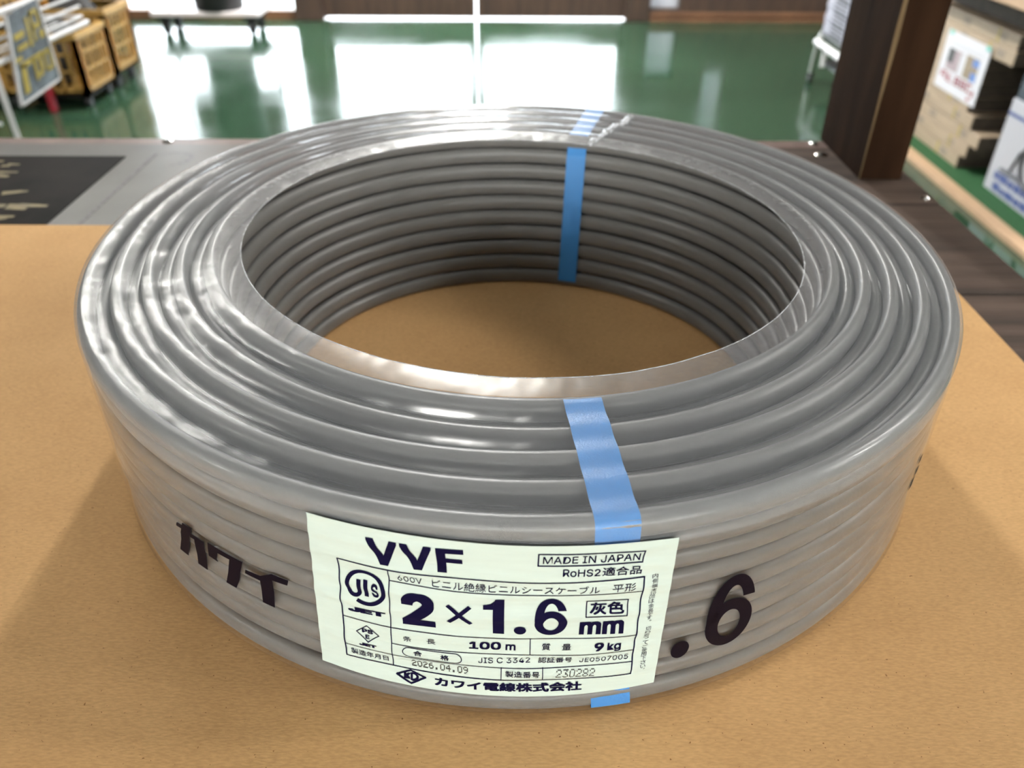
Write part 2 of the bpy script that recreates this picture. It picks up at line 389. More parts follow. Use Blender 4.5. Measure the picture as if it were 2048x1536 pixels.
# post: 36 x 106 mm, waney front left corner
mb = MB(); n = 40; z0, z1 = TZ, 2.999; rows = []
for i in range(n + 1):
    z = z0 + (z1 - z0) * i / n; wv = .0014 + .0035 * max(0, noise.noise(Vector((3.1, 0, z * 9)))) + .0009 * sin(z * 31)
    wv = max(wv, .0008)
    rows.append([(.331, .661, z), (.331, .768, z), (.296, .768, z), (.2955, .661 + wv * 1.3, z), (.2955 + wv, .661, z)])
vs = [v for rr in rows for v in rr]; mb.add(vs, [])
for i in range(n):
    for k in range(5):
        l = (k + 1) % 5
        mb.f.append([i * 5 + k, i * 5 + l, (i + 1) * 5 + l, (i + 1) * 5 + k]); mb.mi.append(1 if k == 3 else 0)
mb.f.append([0, 1, 2, 3, 4]); mb.mi.append(0); mb.f.append([n * 5 + k for k in range(5)]); mb.mi.append(0)
tag(mb.build('wooden_post', [MT['postwood'], MT['wane']], loc=(.31, .71, TZ)), 'dark brown square wooden post standing on the table corner', 'post')

# ------------------------------------------------------------------ the cable coil
CC = Vector((.0030, .3482, .75)); R = .19; H = .0894; PZ = H / 10
coil = thing('cable_coil', 'large grey coil of cable wrapped in clear film with blue straps', 'cable coil', CC)
TX, TY = -.012, .020
def tilt(x, y, z): return z * (1 + (TX * x + TY * y) / .0904)
def defo(r, a):        # the coil is not a perfect circle towards its hole
    wgt = max(0, min(1, (R - r) / (R - .1243)))
    return r * (1 + wgt * (.0276 * cos(2 * a) - .010 * sin(2 * a))), wgt
def ring_pt(r, a, z):
    rr, wgt = defo(r, a)
    x = rr * cos(a) + wgt * .0011; y = rr * sin(a) + wgt * .0017
    return Vector((x, y, tilt(x, y, z))) + CC
# sheath cross section: flat oval
PROF = []
for k in range(14):
    a = 2 * pi * k / 14; c, s = cos(a), sin(a); e = 2 / 2.35
    PROF.append((.00305 * math.copysign(abs(c) ** e, c), PZ * .497 * math.copysign(abs(s) ** e, s)))
RO = .19065; ZC = 9.5 * PZ * .976 + .0021     # ZC: centre of the topmost outer turn
def bulge(z, a=-pi / 2):      # the lowest turn has slipped outwards a little
    t = max(0, min(1, (.0115 - z) / .006)); return .0011 * max(0, 1 - z / H) + slip(a) * t * t * (3 - 2 * t)
def slip(a): return .0024 * max(0, -sin(a)) ** 3
def rout(z, a=-pi / 2): return RO + bulge(z, a)
mb = MB(); SEG = 200; kk = 0
LAY = [.1866 - .0061 * k for k in range(9)]
for k, rl in enumerate(LAY):
    nrow = 10 if k % 2 == 0 else 9
    for i in range(nrow):
        top2 = i >= nrow - 2
        if not (k in (0, 8) or top2 or i == 0): continue
        kk += 1; vs = []
        for j in range(SEG):
            a = 2 * pi * j / SEG
            r = rl; z = PZ * (i + .5 + (.5 if k % 2 else 0))
            if k == 0: r += .0011 * (1 - z / H) + (slip(a) if i == 0 else 0)
            if k == 0: z = z * .976 + .0021
            if k == 8: r -= .0185 * (1 - (i + .5) / 10) ** 1.0
            ph = kk * 1.7
            r += .00035 * sin(2 * a + ph) + .0002 * sin(5 * a + ph * 2.3)
            if k % 2 and top2:   # the nested turns sit deeper towards the front
                z += .0006 * sin(a * 1.0 + .6) - .0010 * max(0, -sin(a + .35)) + .0004 * sin(3 * a + ph)
            elif 0 < k < 8: z += .0003 * sin(3 * a + ph)
            elif k == 0 and 0 < i < 9: z += .0004 * sin(2 * a + .3 * i)
            if k == 6 and top2: z -= .0012 * max(0, sin(a - 2.2))
            for px, pz in PROF: vs.append(ring_pt(r + px, a, max(z + pz, .0002)))
        fs = []; P = len(PROF)
        for j in range(SEG):
            l = (j + 1) % SEG
            for q in range(P):
                q2 = (q + 1) % P; fs.append([j * P + q, l * P + q, l * P + q2, j * P + q2])
        mb.add(vs, fs)
mb.build('cable', MT['cable'], coil, smooth='all')

# clear shrink film
def film_profile(a):
    pts = []
    ri = .1243
    ridges = [LAY[k] for k in (8, 6, 4, 2, 0)]
    zt = H + .0005
    nz = lambda r: .00016 * noise.noise(Vector((r * cos(a) * 70, r * sin(a) * 70, 1.3))) + .00005 * noise.noise(Vector((r * cos(a) * 190, r * sin(a) * 190, 4.)))
    for q in range(8):      # free inner lip
        tq = q / 7; r = ri + (ridges[0] - ri) * tq
        pts.append((r, zt - .0010 * (1 - tq) ** 2 + nz(r) * (1 + (1 - tq))))
    deg = math.degrees(a) % 360
    rip = max(0, min(1, (deg - 118) / 12)) * max(0, min(1, (182 - deg) / 12))
    sag = .0005 + .0002 * sin(2 * a + 1)
    for m in range(4):
        r0_, r1_ = ridges[m], ridges[m + 1]
        for q in range(1, 8):
            tq = q / 7; r = r0_ + (r1_ - r0_) * tq
            z = zt - sag * sin(pi * tq) ** 2 + nz(r)
            if m >= 2: z += rip * .00016 * sin(a * 370) * (1 - sin(pi * tq)) ** 2
            pts.append((r, z))
    ra = RO - ridges[-1]
    zs = ZC; e_ = 2 / 2.35
    for q in range(1, 9):   # shoulder, drawn over the topmost turn
        b = pi / 2 * q / 8
        pts.append((ridges[-1] + ra * sin(b) ** e_, zs + (zt - zs) * max(cos(b), 0) ** e_))
    for q in range(1, 14):
        z = zs + (.0046 - zs) * q / 13
        pts.append((rout(z, a) + .00012 * noise.noise(Vector((a * 14, z * 160, 2))), z))
    for q in range(1, 5):
        b = pi / 2 * q / 4; pts.append((rout(0, a) - .0045 + .0045 * cos(b), .0046 - .0028 * sin(b)))
    pts.append((.178, .0001)); pts.append((.126, .0001))
    return pts
FS = 1440; vs = []; fs = []
for j in range(FS):
    a = 2 * pi * j / FS
    pr = film_profile(a); NP = len(pr)
    for r, z in pr:
        vs.append(ring_pt(r, a, z))
for j in range(FS):
    l = (j + 1) % FS
    for q in range(NP - 1): fs.append([j * NP + q, l * NP + q, l * NP + q + 1, j * NP + q + 1])
fm = MB().add(vs, fs); fm.mi = [1 if (i % (NP - 1)) < 6 else (2 if (i % (NP - 1)) > 43 else 0) for i in range(len(fs))]
film = fm.build('shrink_film', [MT['film'], MT['lip'], MT['sidefilm']], coil, smooth='all')
edge = [vs[j * NP] for j in range(0, FS, 6)]
MB().tube(edge, .00022, 6, closed=True).build('film_edge', MT['seam'], film, smooth='all')
pts = []; rad = []
for q in range(26):
    tq = q / 25; a = radians(69.8 - 3.8 * tq + .18 * sin(tq * 14)); r = .1205 + (.181 - .1205) * tq
    v = ring_pt(r, a, H + .0012 + .0006 * sin(tq * 23)); pts.append(v); rad.append(.0008 + .0007 * abs(sin(tq * 9 + .6)) + .0005 * random.random())
MB().tube(pts, rad, 9).build('film_seam', MT['seam'], film, smooth='all')

# blue straps around the cross section
def strap(aout, ain, width, abot):
    loop = []
    zt = H + .00030; ri_t = LAY[8] - .0033; ri_b = LAY[8] - .0185 - .0033; ro = LAY[0] + .00352
    n = 22
    for q in range(n + 1):                                # up the outside
        z = .004 + (ZC - .004) * q / n; t_ = q / n
        loop.append((ro + bulge(z, abot), z, abot + (aout - abot) * t_))
    for q in range(1, 9):
        b = pi / 2 * q / 8; loop.append((LAY[0] + (ro - LAY[0]) * max(cos(b), 0) ** (2 / 2.35), ZC + (zt - ZC) * sin(b) ** (2 / 2.35), aout))
    for q in range(1, 25):                                # across the top
        t_ = q / 24; r = LAY[0] + (ri_t + .003 - LAY[0]) * t_
        sg = .0007 * sin(pi * ((t_ * 4) % 1)) ** 2 if q < 24 else 0
        loop.append((r, zt - sg, aout + (ain - aout) * t_))
    for q in range(1, 6):
        b = pi / 2 * q / 5; loop.append((ri_t + .003 - .003 * sin(b), H - .0058 + .00602 * cos(b), ain))
    for q in range(1, n + 1):                             # down the hole
        t_ = q / n; z = H - .0058 - (H - .0058 - .004) * t_
        r = LAY[8] - .0033 - .0185 * (1 - max(z, PZ * .5) / H) ** 1.0 - .0006
        loop.append((r, z, ain + (abot - ain) * .25 * t_))
    loop.append((.13, .0004, ain)); loop.append((.18, .0004, abot))
    m = MB(); NW = 9; V = []
    for (r, z, a) in loop:
        for wq in range(NW):
            off = (wq / (NW - 1) - .5) * width
            V.append(ring_pt(r, a + off / .16 * (.16 / max(r, .1)), z))
    F = []; nl = len(loop)
    for i in range(nl):
        j = (i + 1) % nl
        for wq in range(NW - 1): F.append([i * NW + wq, i * NW + wq + 1, j * NW + wq + 1, j * NW + wq])
    return m.add(V, F)
strap(radians(-81.85), radians(-81.6), .0133, radians(-81)).build('strap', MT['strap'], coil, smooth=True)
strap(radians(74.4), radians(74.6), .0118, radians(73)).build('strap', MT['strap'], coil, smooth=True)

# ------------------------------------------------------------------ product label and printing
def load_font(fn):
    try:
        pth = os.path.join(bpy.utils.system_resource('DATAFILES', path='fonts'), fn)
        return bpy.data.fonts.load(pth)
    except Exception:
        return None
INTER = load_font('Inter.woff2')
CJK = load_font('Noto Sans CJK Regular.woff2')
def glyphs(body, bold=0, font=None, res=4):
    cu = bpy.data.curves.new('tmp_text', 'FONT'); cu.body = body; cu.size = 1; cu.offset = bold
    cu.resolution_u = res; cu.fill_mode = 'FRONT'
    if font: cu.font = font
    o = bpy.data.objects.new('tmp_text', cu); COL.objects.link(o)
    bpy.context.view_layer.update()
    ev = o.evaluated_get(bpy.context.evaluated_depsgraph_get())
    me = bpy.data.meshes.new_from_object(ev)
    bpy.data.objects.remove(o); bpy.data.curves.remove(cu)
    V = [v.co.xy.copy() for v in me.vertices]; F = [list(p.vertices) for p in me.polygons]
    bpy.data.meshes.remove(me)
    return V, F
class Ink:
    """flat printing in label coordinates (mm along the wall, mm up), wrapped onto the coil later"""
    def __init__(s): s.v = []; s.f = []
    def add(s, V, F):
        o = len(s.v); s.v += [(float(a), float(b)) for a, b in V]; s.f += [[i + o for i in f] for f in F]
    def text(s, body, ua, va, ub, vb, h, bold=0, font='inter', slant=.025):
        fnt = CJK if font == 'cjk' else (INTER if font == 'inter' else None)
        V0, F0 = glyphs(body, 0, fnt)
        if not V0: return
        V, F = V0, F0
        if bold > 0:        # heavier weight: the glyph dilated by copies around it
            V = list(V0); F = list(F0)
            for qx, qy in ((1, 1), (-1, 1), (1, -1), (-1, -1), (1, 0), (-1, 0), (0, 1), (0, -1)):
                o = len(V); d = Vector((bold * qx, bold * .75 * qy))
                V += [v + d for v in V0]; F += [[i + o for i in f] for f in F0]
        x0 = min(v.x for v in V); x1 = max(v.x for v in V); y0 = min(v.y for v in V); y1 = max(v.y for v in V)
        out = []
        for v in V:
            p = (v.x - x0) / (x1 - x0); q = (v.y - y0) / (y1 - y0)
            out.append((ua + (ub - ua) * p + slant * h * q, va + (vb - va) * p + h * q))
        s.add(out, F)
    def line(s, pts, w, closed=False):
        n = len(pts)
        for i in range(n if closed else n - 1):
            a = Vector(pts[i]); b = Vector(pts[(i + 1) % n]); d = (b - a).normalized(); nn = Vector((-d.y, d.x)) * w / 2; d = d * w * .45
            s.add([a - nn - d, b - nn + d, b + nn + d, a + nn - d], [(0, 1, 2, 3)])
    def stroke(s, pts, w):      # smooth joined stroke
        pts = [Vector(p) for p in pts]; n = len(pts); L_ = []
        for i in range(n):
            a = pts[max(i - 1, 0)]; b = pts[min(i + 1, n - 1)]; d = (b - a).normalized(); nn = Vector((-d.y, d.x)) * w / 2
            L_ += [pts[i] + nn, pts[i] - nn]
        s.add(L_, [(2 * i, 2 * i + 1, 2 * i + 3, 2 * i + 2) for i in range(n - 1)])
    def six(s, ua, va, ub, vb, h, slant=0):      # heavy sans six: closed bowl and a hooked neck
        P = lambda x, y: (ua + (ub - ua) * x + slant * h * y, va + (vb - va) * x + h * y)
        n = 40; L_ = []
        for i in range(n + 1):
            t = 2 * pi * i / n; L_ += [P(.5 + .5 * cos(t), .335 + .335 * sin(t)), P(.5 + .235 * cos(t), .325 + .195 * sin(t))]
        s.add(L_, [(2 * i, 2 * i + 1, 2 * i + 3, 2 * i + 2) for i in range(n)])
        L_ = []
        for i in range(25):
            t = radians(192 - (192 - 22) * i / 24); t2 = radians(192 - (192 - 30) * i / 24)
            L_ += [P(.5 + .5 * cos(t), .47 + .53 * sin(t)), P(.505 + .235 * cos(t2), .49 + .365 * sin(t2))]
        s.add(L_, [(2 * i, 2 * i + 1, 2 * i + 3, 2 * i + 2) for i in range(24)])
    def one(s, ua, va, ub, vb, h, slant=0):
        P = lambda x, y: (ua + (ub - ua) * x + slant * h * y, va + (vb - va) * x + h * y)
        s.add([P(.46, 0), P(1, 0), P(1, 1), P(.58, 1), P(.46, .78)], [(0, 1, 2, 3, 4)])
        s.add([P(0, .70), P(.47, .70), P(.47, .80), P(.58, 1), P(.52, .93), P(.36, .85), P(.18, .825), P(0, .815)], [(0, 1, 2, 7), (2, 3, 4), (2, 4, 5), (2, 5, 6), (2, 6, 7)])
    def poly(s, pts): s.add(pts, [list(range(len(pts)))])
    def ellipse(s, cx, cy, rx, ry, n=32): s.poly([(cx + rx * cos(2 * pi * k / n), cy + ry * sin(2 * pi * k / n)) for k in range(n)])
    def wrap(s, name, material, parent, rf, off):
        bm = bmesh.new(); vv = [bm.verts.new((a, b, 0)) for a, b in s.v]
        for f in s.f:
            try: bm.faces.new([vv[i] for i in f])
            except ValueError: pass
        us = [a for a, b in s.v]; vs_ = [b for a, b in s.v]
        u = math.floor(min(us)) + .4
        while u < max(us):
            bmesh.ops.bisect_plane(bm, geom=bm.verts[:] + bm.edges[:] + bm.faces[:], plane_co=(u, 0, 0), plane_no=(1, 0, 0)); u += 1.25
        v = math.floor(min(vs_)) + .3
        while v < max(vs_):
            bmesh.ops.bisect_plane(bm, geom=bm.verts[:] + bm.edges[:] + bm.faces[:], plane_co=(0, v, 0), plane_no=(0, 1, 0)); v += .8
        bm.verts.index_update()
        m = MB()
        m.add([uv_point(x.co.x, x.co.y, rf(x.co.x, x.co.y) + off) for x in bm.verts], [[q.index for q in f.verts] for f in bm.faces])
        bm.free()
        return m.build(name, material, parent)
RC = .19114
def uv_point(u, v, r):
    a = u / 1000 / RC - pi / 2
    return Vector((r * cos(a), r * sin(a), v / 1000)) + CC
def wr(u, v):       # label follows the turns under it and has a few creases
    e = min(1, max(0, min(u + 66, 45 - u, v - 11, 82 - v) / 6))
    x = .00016 * cos(2 * pi * (v - 4.5) / (PZ * 1000)) * (.5 + .5 * e)
    x += .00085 * noise.noise(Vector((u * .030 + v * .02, v * .17, 7.7))) * e
    x += .00022 * noise.noise(Vector((u * .07 - v * .06, v * .30, 1.7))) * e
    return max(.1916 + x, .19105) + .0011 * (1 - v / 89.4)
TL, TR, BR, BL = (-62.9, 82.2), (45.1, 77.8), (44.4, 11.2), (-67.3, 13.3)
def lab(p, q):
    u = (TL[0] * (1 - p) + TR[0] * p) * q + (BL[0] * (1 - p) + BR[0] * p) * (1 - q)
    v = (TL[1] * (1 - p) + TR[1] * p) * q + (BL[1] * (1 - p) + BR[1] * p) * (1 - q)
    v -= 1.4 * 4 * p * (1 - p) * (1 - q)
    return u, v
m = MB(); NU, NV = 140, 150; vs = []; fs = []
for side in (0, 1):
    for i in range(NU + 1):
        for j in range(NV + 1):
            u, v = lab(i / NU, j / NV); vs.append(uv_point(u, v, wr(u, v) - (.00012 if side else 0)))
S_ = (NU + 1) * (NV + 1); ix = lambda i, j, s: s * S_ + i * (NV + 1) + j
for i in range(NU):
    for j in range(NV):
        for s in (0, 1): fs.append([ix(i, j, s), ix(i + 1, j, s), ix(i + 1, j + 1, s), ix(i, j + 1, s)])
for i in range(NU):
    for j in (0, NV): fs.append([ix(i, j, 0), ix(i + 1, j, 0), ix(i + 1, j, 1), ix(i, j, 1)])
for j in range(NV):
    for i in (0, NU): fs.append([ix(i, j, 0), ix(i, j + 1, 0), ix(i, j + 1, 1), ix(i, j, 1)])
label = m.add(vs, fs).build('product_label', MT['label'], coil, smooth=True)
OFF = .00020
def done(k, name, mt='ink', off=OFF): return k.wrap(name, MT[mt], label, wr, off)

k = Ink(); k.text('V', -44.6, 67.9, -35.3, 67.7, 9.9, .027, slant=-.03); k.text('V', -34.6, 67.7, -25.3, 67.6, 9.9, .027, slant=-.03); k.text('F', -24.2, 67.5, -16.3, 67.4, 9.9, .032, slant=-.02); done(k, 'headline')
k = Ink()
k.line([(-54.9, 66.5), (36, 63.9), (35.6, 18.9), (-57.3, 20.5)], .45, True)
k.line([(-39, 66.1), (-41.2, 20.4)], .34); k.line([(-39.2, 60.7), (35.7, 58.2)], .28); k.line([(-40.4, 40), (2.9, 39.7), (35.6, 38.2)], .3)
k.line([(-55.9, 40.4), (-40.5, 40)], .28); k.line([(-56.7, 26.9), (-41.1, 26.5)], .28)
k.line([(-40.6, 32.2), (3, 31.9), (35.5, 30.4)], .28); k.line([(-40.9, 26.4), (35.4, 25)], .28)
k.line([(2.9, 39.8), (2.9, 31.9)], .28); k.line([(-6, 26.0), (-6.1, 20.0)], .28); k.line([(7, 25.8), (7, 19.9)], .28)
done(k, 'ruled_frame')
k = Ink(); k.text('600V', -36.5, 61.4, -29.2, 61.1, 2.9, 0); k.text('ビニル絶縁ビニルシースケーブル', -26.2, 60.7, 22.8, 59.2, 3.3, 0, 'cjk')
k.text('平形', 26.6, 59.2, 33.6, 58.9, 3.3, 0, 'cjk'); done(k, 'cable_type_line')
k = Ink(); k.text('2', -36.3, 42.4, -26, 42.4, 15.2, .038); k.line([(-21.6, 53.4), (-15.4, 46.8)], 1.35); k.line([(-15.6, 53.2), (-21.4, 47.0)], 1.35)
k.one(-11.4, 42.1, -5.1, 42.1, 15.6, .01); k.ellipse(-.3, 43.9, 1.85, 1.8); k.six(4, 41.6, 13.9, 41.4, 16.2)
k.text('mm', 17.6, 41.1, 31.4, 40.1, 5.7, .035); done(k, 'size_numerals')
k = Ink(); k.line([(19.4, 55.7), (32, 54.6), (32, 47.9), (19.4, 49.1)], .35, True); k.text('灰色', 20.4, 50.0, 31, 49.0, 4.9, .010, 'cjk'); done(k, 'colour_box')
k = Ink(); cx, cy, rx, ry = -47.1, 55.8, 5.85, 6.6
arc = lambda a0, a1, n, ax=rx, ay=ry, x=cx, y=cy: [(x + ax * cos(radians(a0 + (a1 - a0) * i / n)), y + ay * sin(radians(a0 + (a1 - a0) * i / n))) for i in range(n + 1)]
k.stroke(arc(195, -122, 48), 1.35)
e0 = arc(195, 195, 1)[0]
k.stroke([e0] + arc(205, 345, 16, 1.75, 2.0, e0[0] + 1.85, e0[1] - .35) + [(e0[0] + 3.75, 58.9)], 1.35)
k.line([(-47.0, 52.6), (-46.8, 58.7)], 1.35); k.text('S', -45.2, 52.5, -43.0, 52.4, 6.0, .02)
k.text('JET', -54, 43.6, -41.6, 43.9, 2.3, .06); done(k, 'certification_mark')
k = Ink(); k.line([(-52.2, 34.5), (-48.4, 38.3), (-44.7, 34.5), (-48.6, 30.5)], .32, True)
k.text('PS', -50.3, 34.6, -46.6, 34.6, 1.9, .03); k.text('E', -49.4, 31.9, -48.0, 31.9, 1.9, .03); k.text('JET', -51.8, 28.2, -45.9, 28.2, 1.4, .06); done(k, 'safety_mark')
k = Ink(); k.text('製造年月日', -55.4, 22.3, -42.6, 22.1, 2.8, .003, 'cjk'); done(k, 'date_caption')
k = Ink(); k.text('製造番号', -4.8, 21.7, 6, 21.5, 2.8, .003, 'cjk'); done(k, 'serial_caption')
k = Ink(); k.text('条', -36.7, 34.5, -34, 34.5, 2.6, 0, 'cjk'); k.text('長', -29.2, 34.6, -26.4, 34.6, 2.6, 0, 'cjk'); done(k, 'length_caption')
k = Ink(); k.text('質', 6.5, 34.4, 9.1, 34.3, 2.8, .003, 'cjk'); k.text('量', 12.7, 34.1, 15.5, 34.0, 2.8, .003, 'cjk'); done(k, 'mass_caption')
k = Ink(); k.text('認証番号', 5.5, 27.7, 16.2, 27.3, 2.8, .003, 'cjk'); done(k, 'approval_caption')
k = Ink(); k.text('100', -15.9, 34.2, -6.1, 34.3, 3.5, .03); k.text('m', -4.7, 34.2, -1.6, 34.1, 2.6, .02); done(k, 'length_value')
k = Ink(); k.text('9', 22.8, 32.6, 25.8, 32.5, 3.7, .03); k.text('kg', 26.9, 31.5, 31.3, 31.3, 4.2, .02); done(k, 'mass_value')
k = Ink(); st = [(-35.0 + -2.2 * sin(radians(i * 15)), 29.35 + 2.3 * cos(radians(i * 15))) for i in range(13)] + [(-20.6 + 2.2 * sin(radians(i * 15)), 29.0 - 2.3 * cos(radians(i * 15))) for i in range(13)]
k.stroke(st + [st[0]], .3); k.text('合', -33.7, 28.2, -31, 28.2, 2.5, .006, 'cjk'); k.text('格', -25.1, 27.9, -22.4, 27.9, 2.5, .006, 'cjk'); done(k, 'approval_oval')
k = Ink(); k.text('JIS C 3342', -13.2, 27.7, 3, 28.0, 2.4, 0, slant=.0); done(k, 'standard_number')
k = Ink(); k.text('JE0507005', 18.5, 27.0, 34.2, 26.3, 2.3, 0); done(k, 'approval_number')
DOT = {'0': '01110 10001 10001 10001 10001 10001 01110', '2': '01110 10001 00001 00110 01000 10000 11111', '3': '11111 00010 00100 00110 00001 10001 01110',
       '4': '00010 00110 01010 10010 11111 00010 00010', '6': '00110 01000 10000 11110 10001 10001 01110', '8': '01110 10001 10001 01110 10001 10001 01110',
       '9': '01110 10001 10001 01111 00001 00010 01100', '.': '00000 00000 00000 00000 00000 01100 01100'}
k = Ink()
def dots(s, ua, va, ub, vb, h, it=0):
    n = len(s); cw = (ub - ua) / n
    for i, ch in enumerate(s):
        for ry_, rw in enumerate(DOT[ch].split()):
            for cx_, b in enumerate(rw):
                if b == '1':
                    fy = (6 - ry_) / 6; x = ua + cw * (i + (cx_ + .5) / 6.2); y = va + (vb - va) * (x - ua) / (ub - ua) + h * fy; x += it * h * fy
                    k.poly([(x + .19 * cos(q * pi / 3), y + .27 * sin(q * pi / 3)) for q in range(6)])
dots('2026.04.09', -34.8, 22.1, -16.2, 21.9, 2.9); done(k, 'date_stamp', 'dotink')
k = Ink(); dots('230282', 11.1, 21.3, 23.9, 20.4, 3.2, .1); done(k, 'serial_number', 'dotink')
k = Ink(); k.line([(-40.2, 16.2), (-35.5, 19.3), (-30.8, 16.7), (-35.5, 13.3)], .75, True); k.text('K', -38.0, 15.1, -35.7, 15.1, 2.5, .05); k.stroke(arc(-90, 90, 12, 2.0, 1.5, -35.3, 16.4), .8)
k.line([(-35.3, 15.0), (-35.3, 17.7)], .7); done(k, 'maker_emblem')
k = Ink(); k.text('カワイ電線株式会社', -27.6, 14.0, 19.9, 13.1, 4.2, .013, 'cjk', slant=0); done(k, 'maker_line')
k = Ink(); k.line([(4.7, 76.4), (35.3, 74.6), (34.9, 70.1), (4.6, 71.7)], .42, True); k.text('MADE IN JAPAN', 5.9, 72.5, 34.1, 70.9, 2.9, .006); done(k, 'origin_box')
k = Ink(); k.text('RoHS2', 11.7, 67.3, 22.6, 66.4, 2.8, .008); k.text('適合品', 23.2, 66.2, 34.9, 65.4, 3.5, .004, 'cjk'); done(k, 'compliance_line')
k = Ink(); v = 64.4
for tk in ['内', '側', '端', '末', '10', 'cm', 'は', '余', '長', 'で', 'す', '。', '', '切', 'り', '取', 'っ', 'て', 'ご', '使', '用', '下', 'さ', 'い', '。']:
    if tk == '': v -= 1.4; continue
    w_ = .6 if tk == '。' else 1.75; h_ = .6 if tk == '。' else (1.1 if tk in ('っ',) else 1.62)
    uc = 39.4 if tk != '。' else 39.9
    k.text(tk, uc - w_ / 2, v - h_, uc + w_ / 2, v - h_, h_, 0, 'inter' if tk in ('10', 'cm') else 'cjk', 0)
    v -= 1.2 if tk == '。' else 1.86
done(k, 'vertical_note')

rfilm = lambda u, v: rout(v / 1000) + .0002
k = Ink()
for q in ([(-127.1, 47.3), (-126.2, 48.0), (-123.4, 48.4), (-122.3, 46.1), (-127.8, 45.6)],
          [(-122.7, 49.9), (-117.8, 49.9), (-118.7, 47.6), (-120.3, 45.0), (-122.5, 38.7), (-125.4, 32.3), (-130.6, 32.2), (-127.1, 39.6), (-125.9, 43.7)],
          [(-119.3, 47.1), (-112.2, 47.0), (-112.8, 43.9), (-112.8, 40.6), (-114.7, 31.9), (-119.9, 31.9), (-118.8, 36.9), (-118.1, 43.6), (-117.8, 44.9), (-120.3, 44.7)],
          [(-109.9, 48.2), (-93.9, 47.6), (-96.5, 41.0), (-97.6, 37.4), (-100.5, 31.6), (-105.3, 31.6), (-102.8, 37.8), (-100.3, 45.4), (-105.8, 45.4), (-107.1, 41.9), (-106.7, 40.6), (-111.4, 41.0), (-110.7, 45.1)],
          [(-93.4, 44.4), (-87.0, 44.7), (-81.9, 48.0), (-75.3, 48.0), (-76.2, 45.2), (-82.2, 44.9), (-82.5, 39.2), (-83.8, 31.0), (-88.8, 31.1), (-88.0, 37.3), (-87.7, 42.1), (-94.0, 42.4)]):
    k.poly(q)
k.wrap('maker_lettering', MT['blackink'], film, rfilm, .0)
k = Ink(); k.six(60.6, 20.8, 78.2, 19.9, 34.0, -.02); k.ellipse(52.4, 24.6, 3.2, 4.2)
k.wrap('size_lettering', MT['blackink'], film, rfilm, .0)
k = Ink()
for q in ([(168.9, 53), (172.5, 53), (172.5, 49.5), (168.9, 49.5)], [(170, 46.5), (174, 46.5), (174, 43), (170, 43)], [(168.5, 42), (172.5, 42), (172.5, 37), (168.5, 37)]): k.poly(q)
k.wrap('side_mark', MT['blackink'], film, rfilm, .0)

# ------------------------------------------------------------------ left background: sign rack, crates
rk = thing('wire_display_rack', 'white wire display rack with rail shelf left behind the table', 'display rack', (-1.15, 1.72, 0))
for nm, xs, ys in (('post', -.955, 1.535), ('post', -1.33, 1.535), ('post', -1.33, 1.905)):
    MB().tube([(xs, ys, 0), (xs, ys, .72)], .0055, 10).build(nm, MT['whitemetal'], rk, smooth=True)
mb = MB()
for xs in (-.95, -1.335):
    for z in ((.687, .666, .646) if xs > -1 else (.646,)): mb.tube([(xs, 1.535, z), (xs, 1.905, z)], .0028, 8)
for ys in (1.535, 1.905):
    mb.tube([(-1.335, ys, .646), (-.95, ys, .646)], .0025, 8)
for i in range(3): mb.tube([(-1.25 + i * .12, 1.535, .632), (-1.25 + i * .12, 1.905, .632)], .002, 6)
mb.build('wire_basket', MT['whitemetal'], rk, smooth=True)
for xr, zr, yr in ((-.95, .707, 1.5), (-.95, .631, 1.53), (-1.335, .707, 1.5)):
    MB().tube([(xr, yr, zr), (xr, 1.92, zr)], .0058, 10).build('rail', MT['whitemetal'], rk, smooth=True)
MB().tube([(-1.30, 1.5, .533), (-1.0, 1.5, .533), (-.955, 1.5, .533)], .004, 8).build('cross_bar', MT['whitemetal'], rk, smooth=True)

sg = thing('hanging_sign', 'grey blue sign with yellow lettering hanging on the white wire rack', 'sign', (-.94, 1.64, .55))
X = -.941
def sp(y, z, dx=0): return (X + dx, 1.552 + .168 * y + (.045 * z * (1 - y)), .549 + z * .152 + .010 * y)
def quad_slab(m_, y0, y1, z0, z1, x0, x1):
    c = [(y0, z0), (y1, z0), (y1, z1), (y0, z1)]
    m_.add([sp(a, b, x0) for a, b in c] + [sp(a, b, x1) for a, b in c], [(0, 1, 2, 3), (4, 5, 6, 7), (0, 1, 5, 4), (1, 2, 6, 5), (2, 3, 7, 6), (3, 0, 4, 7)])
m = MB(); quad_slab(m, 0, 1, 0, 1, 0, .003); m.build('sign_board', MT['signface'], sg)
m = MB(); quad_slab(m, 0, 1, 0, .03, -.001, .005); quad_slab(m, 0, .03, 0, 1, -.001, .005); quad_slab(m, .97, 1, 0, 1, -.001, .005)
m.build('sign_frame', MT['whitemetal'], sg)
m = MB()
for (a, b, c, d) in ((.12, .40, .70, .77), (.16, .44, .57, .63), (.02, .22, .47, .52), (.50, .57, .55, .88), (.64, .70, .58, .92), (.64, .88, .86, .92), (.84, .90, .72, .90), (.66, .88, .70, .76), (.80, .93, .57, .66),
                     (.14, .26, .10, .42), (.14, .42, .38, .44), (.44, .72, .38, .44), (.46, .52, .16, .42), (.60, .68, .22, .40), (.74, .94, .38, .43), (.74, .79, .20, .40), (.88, .94, .20, .42), (.76, .92, .18, .23), (.50, .64, .18, .24)):
    quad_slab(m, a, b, c, d, .003, .0042)
m.build('sign_lettering', MT['signyellow'], sg)

